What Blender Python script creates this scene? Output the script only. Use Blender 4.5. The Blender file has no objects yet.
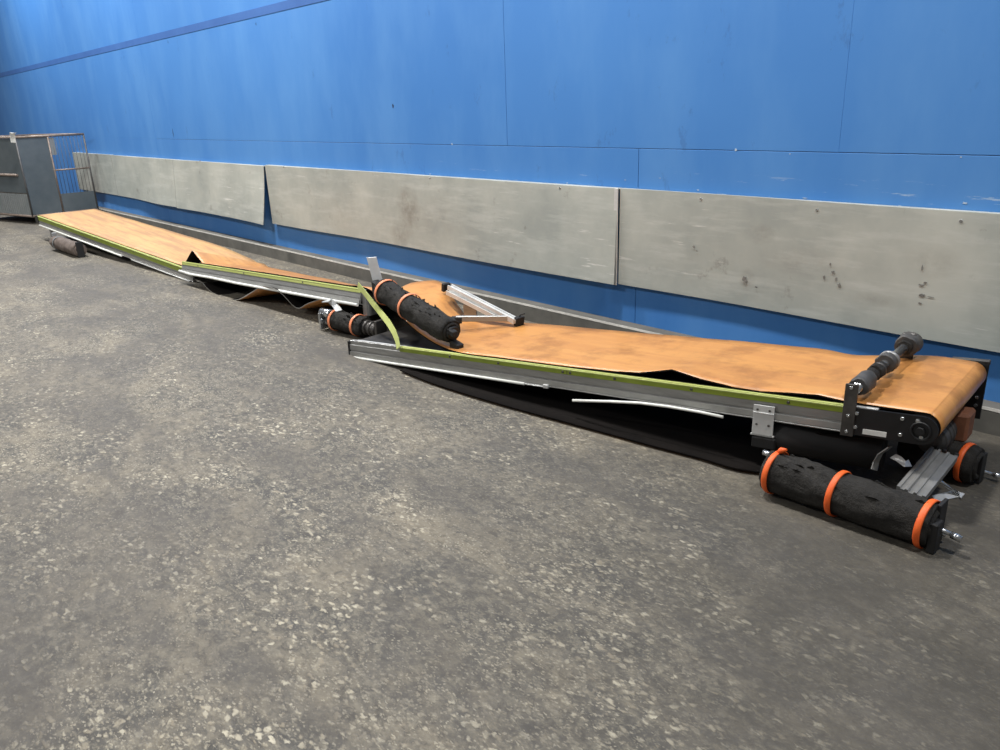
import bpy, bmesh, math, random
from mathutils import Vector, Matrix, noise
random.seed(7)
C = bpy.context.scene.collection
sc = bpy.context.scene
V = Vector

# ------------------------------------------------------------------ camera
H = 1.6
FPX, PITCH, ROLL, YAW = 784.81339, 0.33275203, -0.03643880, -0.84462748
cy_, sy_ = math.cos(YAW), math.sin(YAW)
FW = V((sy_*math.cos(PITCH), cy_*math.cos(PITCH), -math.sin(PITCH)))
R0 = V((cy_, -sy_, 0)); U0 = R0.cross(FW)
RR = R0*math.cos(ROLL) + U0*math.sin(ROLL)
UU = -R0*math.sin(ROLL) + U0*math.cos(ROLL)
EYE = V((0, 0, H))
def ray(px, py): return FW + RR*((px-500)/FPX) - UU*((py-375)/FPX)
def F(px, py, h=0.0):            # site survey: point at height h
    d = ray(px, py); return EYE + d*((h-H)/d.z)
def Y(px, py, y):                # site survey: point on the plane y
    d = ray(px, py); return EYE + d*(y/d.y)
cd = bpy.data.cameras.new('camera'); cam = bpy.data.objects.new('camera', cd); C.objects.link(cam)
cd.sensor_width = 36; cd.lens = FPX/1000*36; cd.clip_end = 200
M = Matrix((RR, UU, -FW)).transposed().to_4x4(); M.translation = EYE
cam.matrix_world = M; sc.camera = cam

# ------------------------------------------------------------------ materials
def lin(c):
    f = lambda v: (v/12.92 if v <= .04045 else ((v+.055)/1.055)**2.4)
    return tuple(f(x/255) for x in c)+(1,)
class NT:
    def __init__(s, name):
        s.m = bpy.data.materials.new(name); s.m.use_nodes = True
        s.t = s.m.node_tree; s.b = s.t.nodes['Principled BSDF']
        s.tc = s.n('ShaderNodeTexCoord')
    def n(s, k, **kw):
        x = s.t.nodes.new(k)
        for a, b in kw.items():
            if a in x.inputs: x.inputs[a].default_value = b
            else: setattr(x, a, b)
        return x
    def l(s, a, b): s.t.links.new(a, b)
    def map(s, scale=(1, 1, 1), rot=(0, 0, 0)):
        x = s.n('ShaderNodeMapping'); x.inputs['Scale'].default_value = scale; x.inputs['Rotation'].default_value = rot
        s.l(s.tc.outputs['Object'], x.inputs['Vector']); return x.outputs[0]
    def noise(s, scale, detail=4, rough=.55, vec=None, dist=0):
        x = s.n('ShaderNodeTexNoise'); x.inputs['Scale'].default_value = scale
        x.inputs['Detail'].default_value = detail; x.inputs['Roughness'].default_value = rough
        x.inputs['Distortion'].default_value = dist
        s.l(vec or s.tc.outputs['Object'], x.inputs['Vector']); return x.outputs['Fac']
    def ramp(s, fac, stops):
        x = s.n('ShaderNodeValToRGB'); e = x.color_ramp.elements
        while len(e) < len(stops): e.new(.5)
        for i, (p, c) in enumerate(stops):
            e[i].position = p; e[i].color = c if len(c) == 4 else lin(c)
        s.l(fac, x.inputs[0]); return x.outputs[0]
    def step(s, fac, a, b):
        x = s.n('ShaderNodeMapRange'); x.inputs[1].default_value = a; x.inputs[2].default_value = b
        s.l(fac, x.inputs[0]); return x.outputs[0]
    def mix(s, fac, a, b, mode='MIX'):
        x = s.n('ShaderNodeMix', data_type='RGBA', blend_type=mode)
        for v, i in ((fac, 0), (a, 6), (b, 7)):
            if hasattr(v, 'links'): s.l(v, x.inputs[i])
            elif i == 0: x.inputs[0].default_value = v
            else: x.inputs[i].default_value = v if len(v) == 4 else lin(v)
        return x.outputs[2]
    def mul(s, a, b, op='MULTIPLY'):
        x = s.n('ShaderNodeMath', operation=op)
        for v, i in ((a, 0), (b, 1)):
            if hasattr(v, 'links'): s.l(v, x.inputs[i])
            else: x.inputs[i].default_value = v
        return x.outputs[0]
    def fin(s, col, rough=.6, metal=0, bump=None, bs=.2, bd=.01, spec=.5):
        if hasattr(col, 'links'): s.l(col, s.b.inputs['Base Color'])
        else: s.b.inputs['Base Color'].default_value = lin(col)
        if hasattr(rough, 'links'): s.l(rough, s.b.inputs['Roughness'])
        else: s.b.inputs['Roughness'].default_value = rough
        s.b.inputs['Metallic'].default_value = metal
        s.b.inputs['Specular IOR Level'].default_value = spec
        if bump:
            x = s.n('ShaderNodeBump'); x.inputs['Strength'].default_value = bs; x.inputs['Distance'].default_value = bd
            s.l(bump, x.inputs['Height']); s.l(x.outputs[0], s.b.inputs['Normal'])
        return s.m
def simple(name, c1, c2, scale=8, rough=.5, metal=0, bs=.15, vs=(1, 1, 1), spec=.5):
    t = NT(name); v = t.map(vs); f = t.noise(scale, 5, .6, v)
    return t.fin(t.ramp(f, [(.3, c1), (.7, c2)]), rough, metal, f, bs, .003, spec)

WY0 = 4.20
def m_wall():
    t = NT('blue_paint')
    a = t.noise(.35, 4, .6); b = t.noise(2.2, 5, .6, t.map((1, 1, .35)))
    col = t.ramp(a, [(.3, (60, 118, 186)), (.7, (72, 130, 196))])
    col = t.mix(t.mul(t.step(b, .42, .66), .28), col, (100, 152, 206))
    # chipped paint just above the steel sheets
    sx = t.n('ShaderNodeSeparateXYZ'); t.l(t.tc.outputs['Object'], sx.inputs[0])
    z = sx.outputs[2]
    band = t.mul(t.mul(t.step(z, 1.19, 1.06), t.step(z, .95, 1.0)), t.step(sx.outputs[0], -7.5, -2.5))
    s = t.step(t.noise(4, 7, .75, t.map((.6, 1, 6))), .62, .66)
    col = t.mix(t.mul(t.mul(s, band), .75), col, (180, 198, 212))
    d = t.step(t.noise(2.5, 6, .75, t.map((1.6, 1, .8))), .63, .68)
    col = t.mix(t.mul(d, .25), col, (50, 80, 130))
    return t.fin(col, .55, 0, t.noise(30, 4), .08, .002, .3)
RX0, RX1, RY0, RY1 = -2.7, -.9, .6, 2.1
def m_floor():
    t = NT('worn_asphalt')
    v = t.map((1, 1, 1), (0, 0, .3))
    big = t.noise(.55, 5, .62, v, .6)
    mid = t.noise(2.2, 8, .75, t.map((.7, 1.2, 1), (0, 0, .25)), .3)
    base = t.ramp(mid, [(.38, (76, 74, 70)), (.5, (98, 93, 84)), (.62, (121, 113, 98))])
    mot = t.noise(22, 6, .78, t.map((.8, 1.2, 1), (0, 0, .5)), .4)
    base = t.mix(t.mul(t.step(mot, .5, .60), .6), base, (134, 127, 111))
    base = t.mix(t.mul(t.step(mot, .48, .38), .65), base, (66, 63, 59))
    def flecks(scale, lo, hi, pat, amt, base, ca, cb):
        vo = t.n('ShaderNodeTexVoronoi'); vo.inputs['Scale'].default_value = scale
        mv = t.map((.75, 1.3, 1), (0, 0, .5+scale))
        wob = t.n('ShaderNodeTexNoise'); wob.inputs['Scale'].default_value = scale*.9; wob.inputs['Detail'].default_value = 4
        t.l(mv, wob.inputs['Vector'])
        ad = t.n('ShaderNodeVectorMath', operation='MULTIPLY_ADD'); t.l(wob.outputs['Color'], ad.inputs[0])
        ad.inputs[1].default_value = (2.0/scale,)*3; t.l(mv, ad.inputs[2]); t.l(ad.outputs[0], vo.inputs['Vector'])
        sep = t.n('ShaderNodeSeparateColor'); t.l(vo.outputs['Color'], sep.inputs[0])
        m = t.mul(t.mul(t.step(sep.outputs[0], lo, hi), t.step(vo.outputs['Distance'], .5, .25)), pat)
        return t.mix(t.mul(m, amt), base, t.mix(sep.outputs[1], ca, cb)), m
    p1 = t.mul(t.mul(t.step(t.noise(1.5, 7, .75, t.map((.8, 1.2, 1)), .5), .45, .54), 1.0), .02, 'ADD')
    p2 = t.mul(t.mul(t.step(t.noise(1.1, 7, .75, t.map((1.2, .8, 1)), .5), .40, .56), .85), .15, 'ADD')
    col, a1 = flecks(38, .30, .62, p1, .9, base, (140, 130, 112), (196, 188, 166))
    col, a2 = flecks(88, .30, .6, p2, .8, col, (136, 128, 112), (176, 168, 148))
    sm = t.step(t.noise(1.2, 7, .7, t.map((.5, 2.0, 1), (0, 0, -.35)), .5), .48, .62)
    col = t.mix(t.mul(sm, .6), col, (82, 78, 73))
    g = t.step(big, .54, .42)
    col = t.mix(t.mul(g, .5), col, (84, 80, 75))
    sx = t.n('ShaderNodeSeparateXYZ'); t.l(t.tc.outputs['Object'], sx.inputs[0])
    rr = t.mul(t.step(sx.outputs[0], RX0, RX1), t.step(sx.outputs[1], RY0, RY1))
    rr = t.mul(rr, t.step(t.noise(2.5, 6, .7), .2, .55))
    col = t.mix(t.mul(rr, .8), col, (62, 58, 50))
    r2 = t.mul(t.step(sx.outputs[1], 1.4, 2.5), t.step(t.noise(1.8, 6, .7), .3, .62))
    col = t.mix(t.mul(r2, .38), col, (70, 67, 62))  # floor colour darkened towards the conveyor, painting in its shadow
    rg = t.mul(t.mul(t.noise(9, 4), .25), .62, 'ADD')
    bh = t.mul(t.mul(a1, .6), mot, 'ADD')
    return t.fin(col, rg, 0, bh, .4, .006, .35)
def spot(t, pos, cx, cz, rx, rz, tilt=0.0):
    """soft round dirt patch fixed on the surface at world x, z"""
    sx = t.n('ShaderNodeSeparateXYZ'); t.l(pos, sx.inputs[0])
    a = t.mul(t.mul(sx.outputs[0], cx, 'SUBTRACT'), 1/rx); b = t.mul(t.mul(sx.outputs[2], cz, 'SUBTRACT'), 1/rz)
    d = t.mul(t.mul(t.mul(a, a), t.mul(b, b), 'ADD'), .5, 'POWER')
    return t.step(d, 1.0, .1)
def m_steel():
    t = NT('scuffed_sheet_steel')
    g = t.n('ShaderNodeNewGeometry'); pos = g.outputs['Position']
    a = t.noise(1.3, 5, .65, pos); mp = t.n('ShaderNodeMapping'); mp.inputs['Scale'].default_value = (.3, 1, 2); t.l(pos, mp.inputs[0])
    b = t.noise(6, 6, .7, mp.outputs[0])
    col = t.ramp(a, [(.35, (150, 156, 152)), (.65, (176, 180, 173))])
    col = t.mix(t.mul(t.step(b, .50, .66), .4), col, (192, 196, 191))
    mp = t.n('ShaderNodeMapping'); mp.inputs['Scale'].default_value = (.4, 1, 6); mp.inputs['Rotation'].default_value = (0, .12, 0); t.l(pos, mp.inputs[0])
    scr = t.mul(t.step(t.noise(7, 5, .65, mp.outputs[0]), .62, .67), t.step(t.noise(1.6, 3, .5, pos), .46, .6))
    col = t.mix(t.mul(scr, .6), col, (220, 220, 216))
    st = t.step(t.noise(4.2, 6, .72, pos), .62, .70)
    col = t.mix(t.mul(st, .45), col, (112, 108, 102))
    n = t.noise(5, 5, .7, pos)
    for px, py, rx, rz, k in ((408, 210, .20, .26, .9), (400, 235, .16, .14, .7), (340, 215, .5, .25, .3), (745, 280, .06, .08, .8), (760, 235, .10, .07, .45), (930, 262, .16, .10, .4), (800, 262, .3, .10, .3), (870, 300, .2, .04, .35), (440, 218, .5, .2, .25)):
        p = Y(px, py, WY0-.06); m = t.mul(spot(t, pos, p.x, p.z, rx, rz), t.step(n, .34, .60))
        col = t.mix(t.mul(m, k), col, (112, 106, 97))
    return t.fin(col, .55, .1, b, .06, .004)
def m_belt():
    t = NT('orange_rubber_belt')
    a = t.noise(1.2, 5, .65, t.map((.7, 1.6, 1))); b = t.noise(4, 7, .72, t.map((.25, 2.6, 1), (0, 0, .08)))
    col = t.ramp(a, [(.35, (186, 144, 94)), (.65, (199, 158, 106))])
    col = t.mix(t.mul(t.step(b, .44, .58), .7), col, (158, 120, 88))
    sp = t.step(t.noise(6, 7, .75), .63, .70)
    col = t.mix(t.mul(sp, .6), col, (104, 74, 56))
    sx = t.n('ShaderNodeSeparateXYZ'); t.l(t.tc.outputs['Object'], sx.inputs[0])
    hd = t.step(sx.outputs[0], -1.6, -1.1)
    col = t.mix(t.mul(hd, .55), col, (204, 132, 56))
    stn = t.step(t.noise(3.5, 6, .7), .48, .62)
    col = t.mix(t.mul(t.mul(stn, t.step(sx.outputs[0], -2.1, -1.3)), .55), col, (140, 92, 52))
    return t.fin(col, t.mul(t.mul(hd, -.22), .55, 'ADD'), 0, b, .12, .004, .35)
def m_rubber():
    t = NT('torn_black_rubber')
    a = t.noise(14, 8, .75); b = t.noise(60, 5, .7)
    return t.fin(t.ramp(a, [(.3, (26, 25, 24)), (.62, (52, 50, 47)), (.8, (84, 80, 75))]), .85, 0, t.mul(a, t.mul(b, .4), 'ADD'), .8, .02, .25)
MT = dict(
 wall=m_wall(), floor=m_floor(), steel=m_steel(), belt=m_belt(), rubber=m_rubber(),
 stripe=simple('dark_blue_paint', (46, 92, 158), (56, 102, 168), 3, .6),
 dark=simple('seam_shadow_board', (18, 28, 50), (24, 34, 60), 4, .9),
 kerb=simple('concrete_kerb', (78, 77, 73), (104, 102, 96), 5, .85),
 kerbtop=simple('kerb_edge', (140, 138, 132), (170, 167, 160), 12, .8),
 alu=simple('dull_aluminium', (138, 138, 136), (164, 164, 162), 6, .42, .55, .05, (1, 1, 6)),
 brite=simple('bright_aluminium', (190, 191, 190), (214, 215, 213), 10, .38, .25, .03),
 lower=simple('lower_rail_aluminium', (150, 150, 148), (176, 176, 172), 7, .4, .5, .04),
 green=simple('lime_green_plastic', (116, 132, 36), (136, 150, 50), 9, .5),
 lime=simple('pale_lime_plastic', (170, 178, 100), (186, 194, 122), 9, .5),
 palelime=simple('paler_lime_plastic', (150, 158, 84), (168, 174, 104), 9, .5),  # paler lime for the middle frame's guide strip
 brownroll=simple('dusty_brown_wrap', (78, 68, 62), (108, 96, 88), 16, .9, 0, .5),
 cagedark=simple('cage_bar', (74, 76, 78), (100, 98, 96), 14, .5, .3),
 scuff=simple('scuffed_metal', (92, 91, 88), (128, 127, 123), 40, .7),
 litorange=simple('lit_orange_strap', (222, 128, 84), (236, 150, 108), 20, .5),  # strap orange made paler, with the light on these straps put into the colour
 white=simple('white_plastic', (214, 216, 210), (232, 233, 228), 9, .45),
 under=simple('belt_underside_shade', (13, 11, 10), (22, 18, 16), 7, .95, 0, .1, (1, 1, 1), .15),  # dark belt underside, deepened to near black for the shade under the frame
 black=simple('black_powder_coat', (14, 14, 15), (26, 26, 28), 10, .45),
 blackrub=simple('black_rubber_sheet', (15, 15, 16), (26, 25, 25), 6, .7),
 dsteel=simple('dark_steel', (70, 68, 66), (98, 95, 92), 14, .4, .6),
 chrome=simple('chrome_steel', (176, 178, 180), (206, 208, 210), 14, .22, .9),
 greasy=simple('greasy_grey_rubber', (46, 46, 46), (78, 76, 74), 22, .6),
 orange=simple('orange_strap', (214, 84, 26), (236, 106, 40), 20, .55),
 rust=simple('rusty_brown_housing', (104, 64, 44), (134, 88, 62), 20, .75),
 cage=simple('grey_cage_sheet', (74, 84, 90), (92, 100, 104), 3, .6, .2),
 cagel=simple('lighter_cage_panel', (112, 118, 120), (132, 136, 136), 4, .6, .2),
 cageb=simple('cage_tube', (112, 100, 92), (146, 132, 122), 14, .5, .3),
 sticker=simple('white_label', (205, 205, 200), (225, 225, 220), 40, .6),
 chipwhite=simple('chipped_filler', (150, 172, 196), (180, 194, 206), 30, .8),
 hole=simple('dark_chip', (14, 18, 28), (24, 28, 40), 30, .9),
)

# ------------------------------------------------------------------ mesh tools
class MB:
    def __init__(s): s.v = []; s.f = []; s.mi = []; s.sm = []
    def add(s, vs, fs, mi=0, smooth=False):
        k = len(s.v); s.v += [V(p) for p in vs]
        for f in fs: s.f.append([i+k for i in f]); s.mi.append(mi); s.sm.append(smooth)
        return s
    def obox(s, o, ax, ay, az, mi=0, bev=0.0):
        """box from corner o along three edge vectors, edges bevelled"""
        o, ax, ay, az = map(V, (o, ax, ay, az))
        bm = bmesh.new(); bmesh.ops.create_cube(bm, size=1)
        L = [ax.length, ay.length, az.length]
        for v in bm.verts: v.co = V((v.co.x*L[0], v.co.y*L[1], v.co.z*L[2]))
        b = bev if bev else min(L)*.12
        bmesh.ops.bevel(bm, geom=bm.edges[:], offset=min(b, min(L)*.4), segments=1, affect='EDGES')
        e = [ax.normalized(), ay.normalized(), az.normalized()]; c = o+(ax+ay+az)/2
        vs = [c+e[0]*v.co.x+e[1]*v.co.y+e[2]*v.co.z for v in bm.verts]
        fs = [[v.index for v in f.verts] for f in bm.faces]
        if e[0].cross(e[1]).dot(e[2]) < 0: fs = [f[::-1] for f in fs]
        bm.free(); return s.add(vs, fs, mi)
    def box(s, a, b, mi=0, bev=0.0):
        a, b = V(a), V(b); d = b-a
        return s.obox(a, (d.x, 0, 0), (0, d.y, 0), (0, 0, d.z), mi, bev)
    def tube(s, pts, r, n=14, mi=0, cap=True, flat=None, jit=0.0, up=None):
        """tube through points; r number or list; flat=(a,b) elliptical/strip section; jit roughens"""
        pts = [V(p) for p in pts]; m = len(pts)
        rs = r if isinstance(r, (list, tuple)) else [r]*m
        k = len(s.v); ref = V(up) if up else V((0, 0, 1))
        for i, p in enumerate(pts):
            t = (pts[min(i+1, m-1)]-pts[max(i-1, 0)]).normalized()
            a = ref.cross(t)
            if a.length < .05: a = V((1, 0, 0)).cross(t)
            a.normalize(); b = t.cross(a)
            fa, fb = flat or (1, 1)
            for j in range(n):
                w = 2*math.pi*j/n
                q = rs[i]
                if jit: q += jit*noise.noise(p*9+V((math.cos(w), math.sin(w), 0))*1.6)+jit*.5*noise.noise(p*30+V((math.cos(w), math.sin(w), 3))*4)
                s.v.append(p+a*math.cos(w)*q*fa+b*math.sin(w)*q*fb)
        for i in range(m-1):
            for j in range(n):
                s.f.append([k+i*n+j, k+i*n+(j+1) % n, k+(i+1)*n+(j+1) % n, k+(i+1)*n+j]); s.mi.append(mi); s.sm.append(True)
        if cap:
            s.f.append([k+j for j in range(n)][::-1]); s.mi.append(mi); s.sm.append(False)
            s.f.append([k+(m-1)*n+j for j in range(n)]); s.mi.append(mi); s.sm.append(False)
        return s
    def ring(s, c, axis, R, r, n=28, k=8, mi=0, wide=1.0):
        c, ax = V(c), V(axis).normalized()
        a = ax.cross(V((0, 0, 1))); a = a.normalized() if a.length > .1 else V((1, 0, 0)); b = ax.cross(a)
        base = len(s.v)
        for i in range(n):
            w = 2*math.pi*i/n; d = a*math.cos(w)+b*math.sin(w)
            for j in range(k):
                u = 2*math.pi*j/k
                s.v.append(c+d*(R+r*math.cos(u))+ax*(r*wide*math.sin(u)))
        for i in range(n):
            for j in range(k):
                s.f.append([base+i*k+j, base+i*k+(j+1) % k, base+((i+1) % n)*k+(j+1) % k, base+((i+1) % n)*k+j]); s.mi.append(mi); s.sm.append(True)
        return s
    def extr(s, A, B, n, prof, mi=0, up=(0, 0, 1)):
        """closed profile [(outward, up)] extruded from A to B; n = outward direction"""
        A, B, n, up = V(A), V(B), V(n), V(up); k = len(prof)
        vs = [P+n*x+up*z for P in (A, B) for x, z in prof]
        fs = [[i, (i+1) % k, k+(i+1) % k, k+i] for i in range(k)]+[list(range(k))[::-1], list(range(k, 2*k))]
        return s.add(vs, fs, mi)
    def strip(s, pts, wdir, w, th, mi=0):
        """bent flat strip along pts, width along wdir"""
        pts = [V(p) for p in pts]; m = len(pts); k = len(s.v)
        for i, p in enumerate(pts):
            t = (pts[min(i+1, m-1)]-pts[max(i-1, 0)]).normalized()
            W = V(wdir); W = (W-t*W.dot(t)).normalized(); N = t.cross(W)
            for a, b in ((-.5, -.5), (.5, -.5), (.5, .5), (-.5, .5)): s.v.append(p+W*w*a+N*th*b)
        for i in range(m-1):
            for j in range(4):
                s.f.append([k+i*4+j, k+i*4+(j+1) % 4, k+(i+1)*4+(j+1) % 4, k+(i+1)*4+j]); s.mi.append(mi); s.sm.append(False)
        s.f += [[k, k+1, k+2, k+3], [k+(m-1)*4+j for j in (3, 2, 1, 0)]]; s.mi += [mi]*2; s.sm += [False]*2
        return s
OFF = {}
def obj(name, mb, mats, parent=None, label=None, cat=None, group=None, kind=None, origin=None):
    if not isinstance(mats, (list, tuple)): mats = [mats]
    if parent is not None: off = OFF[parent.name]
    else:
        off = V(origin) if origin is not None else V((0, 0, 0))
    me = bpy.data.meshes.new(name)
    me.from_pydata([tuple(v-off) for v in mb.v], [], mb.f)
    for m in mats: me.materials.append(MT[m])
    me.polygons.foreach_set('material_index', mb.mi); me.polygons.foreach_set('use_smooth', mb.sm)
    bm = bmesh.new(); bm.from_mesh(me); bmesh.ops.recalc_face_normals(bm, faces=bm.faces[:]); bm.to_mesh(me); bm.free()
    me.update()
    o = bpy.data.objects.new(name, me); C.objects.link(o)
    if parent is not None: o.parent = parent
    else: o.location = off
    OFF[o.name] = off
    for k, v in (('label', label), ('category', cat), ('group', group), ('kind', kind)):
        if v: o[k] = v
    return o
def thing(name, loc, label, cat, group=None):
    o = bpy.data.objects.new(name, None); C.objects.link(o); o.location = loc; o.empty_display_size = .1
    OFF[o.name] = V(loc); o['label'] = label; o['category'] = cat
    if group: o['group'] = group
    return o

# ------------------------------------------------------------------ setting
WY = 4.20
mb = MB(); mb.add([(-30, -9, 0), (9, -9, 0), (9, WY+.3, 0), (-30, WY+.3, 0), (-30, -9, -.2), (9, -9, -.2), (9, WY+.3, -.2), (-30, WY+.3, -.2)],
                  [(0, 1, 2, 3), (7, 6, 5, 4), (0, 4, 5, 1), (1, 5, 6, 2), (2, 6, 7, 3), (3, 7, 4, 0)])
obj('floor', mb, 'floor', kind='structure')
mb = MB()                                                     # painted boards with open seams over a dark backing
G = .0016
zs = 1.295
mb.box((-30, WY+.02, 0), (9, WY+.2, 5.0), 1, .001)
def board(x0, x1, z0, z1): mb.box((x0+G, WY, z0+G), (x1-G, WY+.03, z1-G), 0, .0015)
board(-30, -11.9, zs-2*G, 5.0); 
board(-11.9, -4.55, zs, 5.0); board(-4.55, -1.98+.0016, zs, 5.0); board(-1.98-.0016, .6, zs, 5.0); board(.6, 9, zs, 5.0)
board(-30, -11.9, .0, zs); board(-11.9, -3.30, .0, zs); board(-3.30, 9, .0, zs)
obj('wall_back', mb, ['wall', 'dark'], kind='structure')
mb = MB(); mb.extr((-30, WY-.001, 2.505-.038), (9, WY-.001, 2.505+.11), (0, -1, 0), [(0, 0), (.003, 0), (.003, .08), (0, .08)])
obj('trim_1', mb, 'stripe', kind='structure')
mb = MB()                                                     # low concrete kerb along the wall foot
kp = [(0, 0), (.115, 0), (.115, .112), (.1, .128), (0, .128)]
mb.extr((-30, WY-.002, 0), (9, WY-.002, 0), (0, -1, 0), kp)
mb.extr((-30, WY-.10, .1285), (9, WY-.10, .1285), (0, -1, 0), [(.005, 0), (.013, -.006), (.015, -.012), (.018, -.010), (.012, .002), (.005, .002)], 1)
obj('baseboard_back', mb, ['kerb', 'kerbtop'], kind='structure')

# steel sheets screwed to the wall
def wx(px, py, y=WY-.04): return Y(px, py, y)
def sheet(x0, x1, z0, z1, label, bend=None, y=WY-.055, th=.006, lip=False):
    nx, nz = 24, 8; mb = MB(); k = 0
    def P(i, j, b):
        x = x0+(x1-x0)*i/nx; z = z0+(z1-z0)*j/nz
        u, w = i/nx, 1-j/nz
        d = .004*math.sin(x*3.1)*(1-j/nz)
        if bend: d += bend(u)*w**1.3
        top = max(0, 1-w*1.0)
        return V((x, y-d*(1)+(0 if not b else th)+.035*0, z+.004*math.sin(x*1.7)))
    vs = [P(i, j, b) for b in (0, 1) for i in range(nx+1) for j in range(nz+1)]
    q = (nx+1)*(nz+1); idx = lambda i, j, b: b*q+i*(nz+1)+j; fs = []
    for i in range(nx):
        for j in range(nz):
            fs.append([idx(i, j, 0), idx(i+1, j, 0), idx(i+1, j+1, 0), idx(i, j+1, 0)])
            fs.append([idx(i, j, 1), idx(i, j+1, 1), idx(i+1, j+1, 1), idx(i+1, j, 1)])
        for j in (0, nz): fs.append([idx(i, j, 0), idx(i, j, 1), idx(i+1, j, 1), idx(i+1, j, 0)])
    for j in range(nz):
        for i in (0, nx): fs.append([idx(i, j, 0), idx(i, j+1, 0), idx(i, j+1, 1), idx(i, j, 1)])
    mb.add(vs, fs, 0, False)
    # top flange folded back to the wall
    mb.box((x0, y+.001, z1-.006), (x1, WY-.003, z1+.001))
    o = obj('steel_sheet', mb, 'steel', None, label, 'metal sheet', origin=((x0+x1)/2, y, z0))
    return o
def screw(par, x, z, y):
    m2 = MB(); m2.tube([(x, y+.006, z), (x, y-.004, z)], [.010, .007], 10); obj('screw', m2, 'chrome', par)
z0, z1 = .395, 1.04
xs = [Y(77, 175, WY-.05).x, Y(115, 175, WY-.05).x, Y(177, 185, WY-.05).x, Y(268, 190, WY-.05).x, Y(620, 235, WY-.05).x, 2.4]
s1 = sheet(xs[0], xs[1]-.02, z0, z1-.005, 'dull steel wall sheet partly behind the grey cage at far left')
s2 = sheet(xs[1], xs[2]-.01, z0, z1-.01, 'narrow grey steel wall sheet between the cage and the sheet with the bent corner', bend=lambda u: .05*min(1, max(0, (u-.3)/.4)))
s3 = sheet(xs[2], xs[3]-.03, z0-.01, z1-.012, 'steel wall sheet with its lower right corner bent away from the wall', bend=lambda u: .05+.05*max(0, (u-.6)/.4)**2)
s4 = sheet(xs[3]+.02, xs[4]-.02, z0, z1, 'long steel wall sheet with a smudged dark stain, left of the overlapping joint', y=WY-.06, bend=lambda u: .022*min(1, max(0, (u-.55)/.2)))
s5 = sheet(xs[4]-.01, xs[5], z0, z1, 'rightmost steel wall sheet, with scrapes and dark scuffs, above the conveyor head', y=WY-.045)
lipm = MB(); lipm.box((xs[4]-.045, WY-.064, z0-.004), (xs[4]-.012, WY-.058, z1+.004)); obj('folded_edge', lipm, 'brite', s4)
for px, py in ((701, 199), (817, 210), (961, 221)):
    p = Y(px, py, WY-.045); screw(s5, p.x, p.z, WY-.045)
for px, py in ((284, 167), (430, 178), (560, 188)):
    p = Y(px, py, WY-.06); screw(s4, p.x, p.z, WY-.06)
for px, py, o in ((200, 161, s3), (140, 158, s2)):
    p = Y(px, py, WY-.05); screw(o, p.x, p.z, WY-.05)
# scuffs with a shape of their own on the sheets (thin dirt films)
def blot(par, px, py, w, h, y, m='greasy', n=9, rag=.35, seed=0, name='stain'):
    rnd = random.Random(seed+int(px)); c = Y(px, py, y); mb = MB()
    vs = []
    for b in (0, 1):
        for i in range(n):
            a = 2*math.pi*i/n; q = 1-rag*rnd.random() if b == 0 else None
            if b == 0: vs.append(V((c.x+math.cos(a)*w/2*q, y-.0012, c.z+math.sin(a)*h/2*q)))
            else: vs.append(vs[i]+V((0, .0012, 0)))
    mb.add(vs, [list(range(n)), list(range(n, 2*n))[::-1]]+[[i, n+i, n+(i+1) % n, (i+1) % n] for i in range(n)])
    return mb
def blots(par, items, y, m, name):
    for i, (px, py, w, h) in enumerate(items):
        obj(name, blot(par, px, py, w*.7, h*.7, y, seed=i, n=11, rag=.6), m, par)
blots(s5, [(694, 247, .045, .035), (697, 251, .02, .015), (744, 279, .06, .075), (756, 287, .03, .02), (830, 264, .02, .03), (833, 272, .03, .04), (836, 279, .025, .04), (839, 285, .03, .04),
           (921, 285, .05, .02), (925, 283, .03, .02), (922, 295, .05, .03), (930, 297, .07, .012), (920, 303, .03, .015), (922, 268, .012, .06), (824, 277, .02, .05)], WY-.0495, 'scuff', 'scuff_mark')
# chips in the painted boards
def chip(px, py, w, h, m):
    mb = blot(None, px, py, w*.62, h*.62, WY-.0005, seed=3, n=11, rag=.6); return mb
mb = chip(393, 106, .04, .07, None); b2 = chip(173, 133, .03, .2, None); mb.add(b2.v, b2.f)
b2 = chip(256, 24, .02, .08, None); mb.add(b2.v, b2.f)
b2 = chip(168, 42, .02, .07, None); mb.add(b2.v, b2.f)
obj('trim_2', mb, 'hole', kind='structure')
mb = chip(452, 144, .045, .035, None)
for a in ((736, 150, .03, .035), (790, 154, .02, .015), (961, 157, .02, .02), (965, 203, .05, .02), (952, 210, .05, .012), (900, 206, .04, .01), (698, 190, .05, .01), (805, 198, .06, .01), (625, 180, .05, .008), (660, 178, .04, .006), (430, 174, .07, .01), (567, 183, .03, .012)):
    b2 = chip(*a, None); mb.add(b2.v, b2.f)
obj('trim_3', mb, 'chipwhite', kind='structure')

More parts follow.
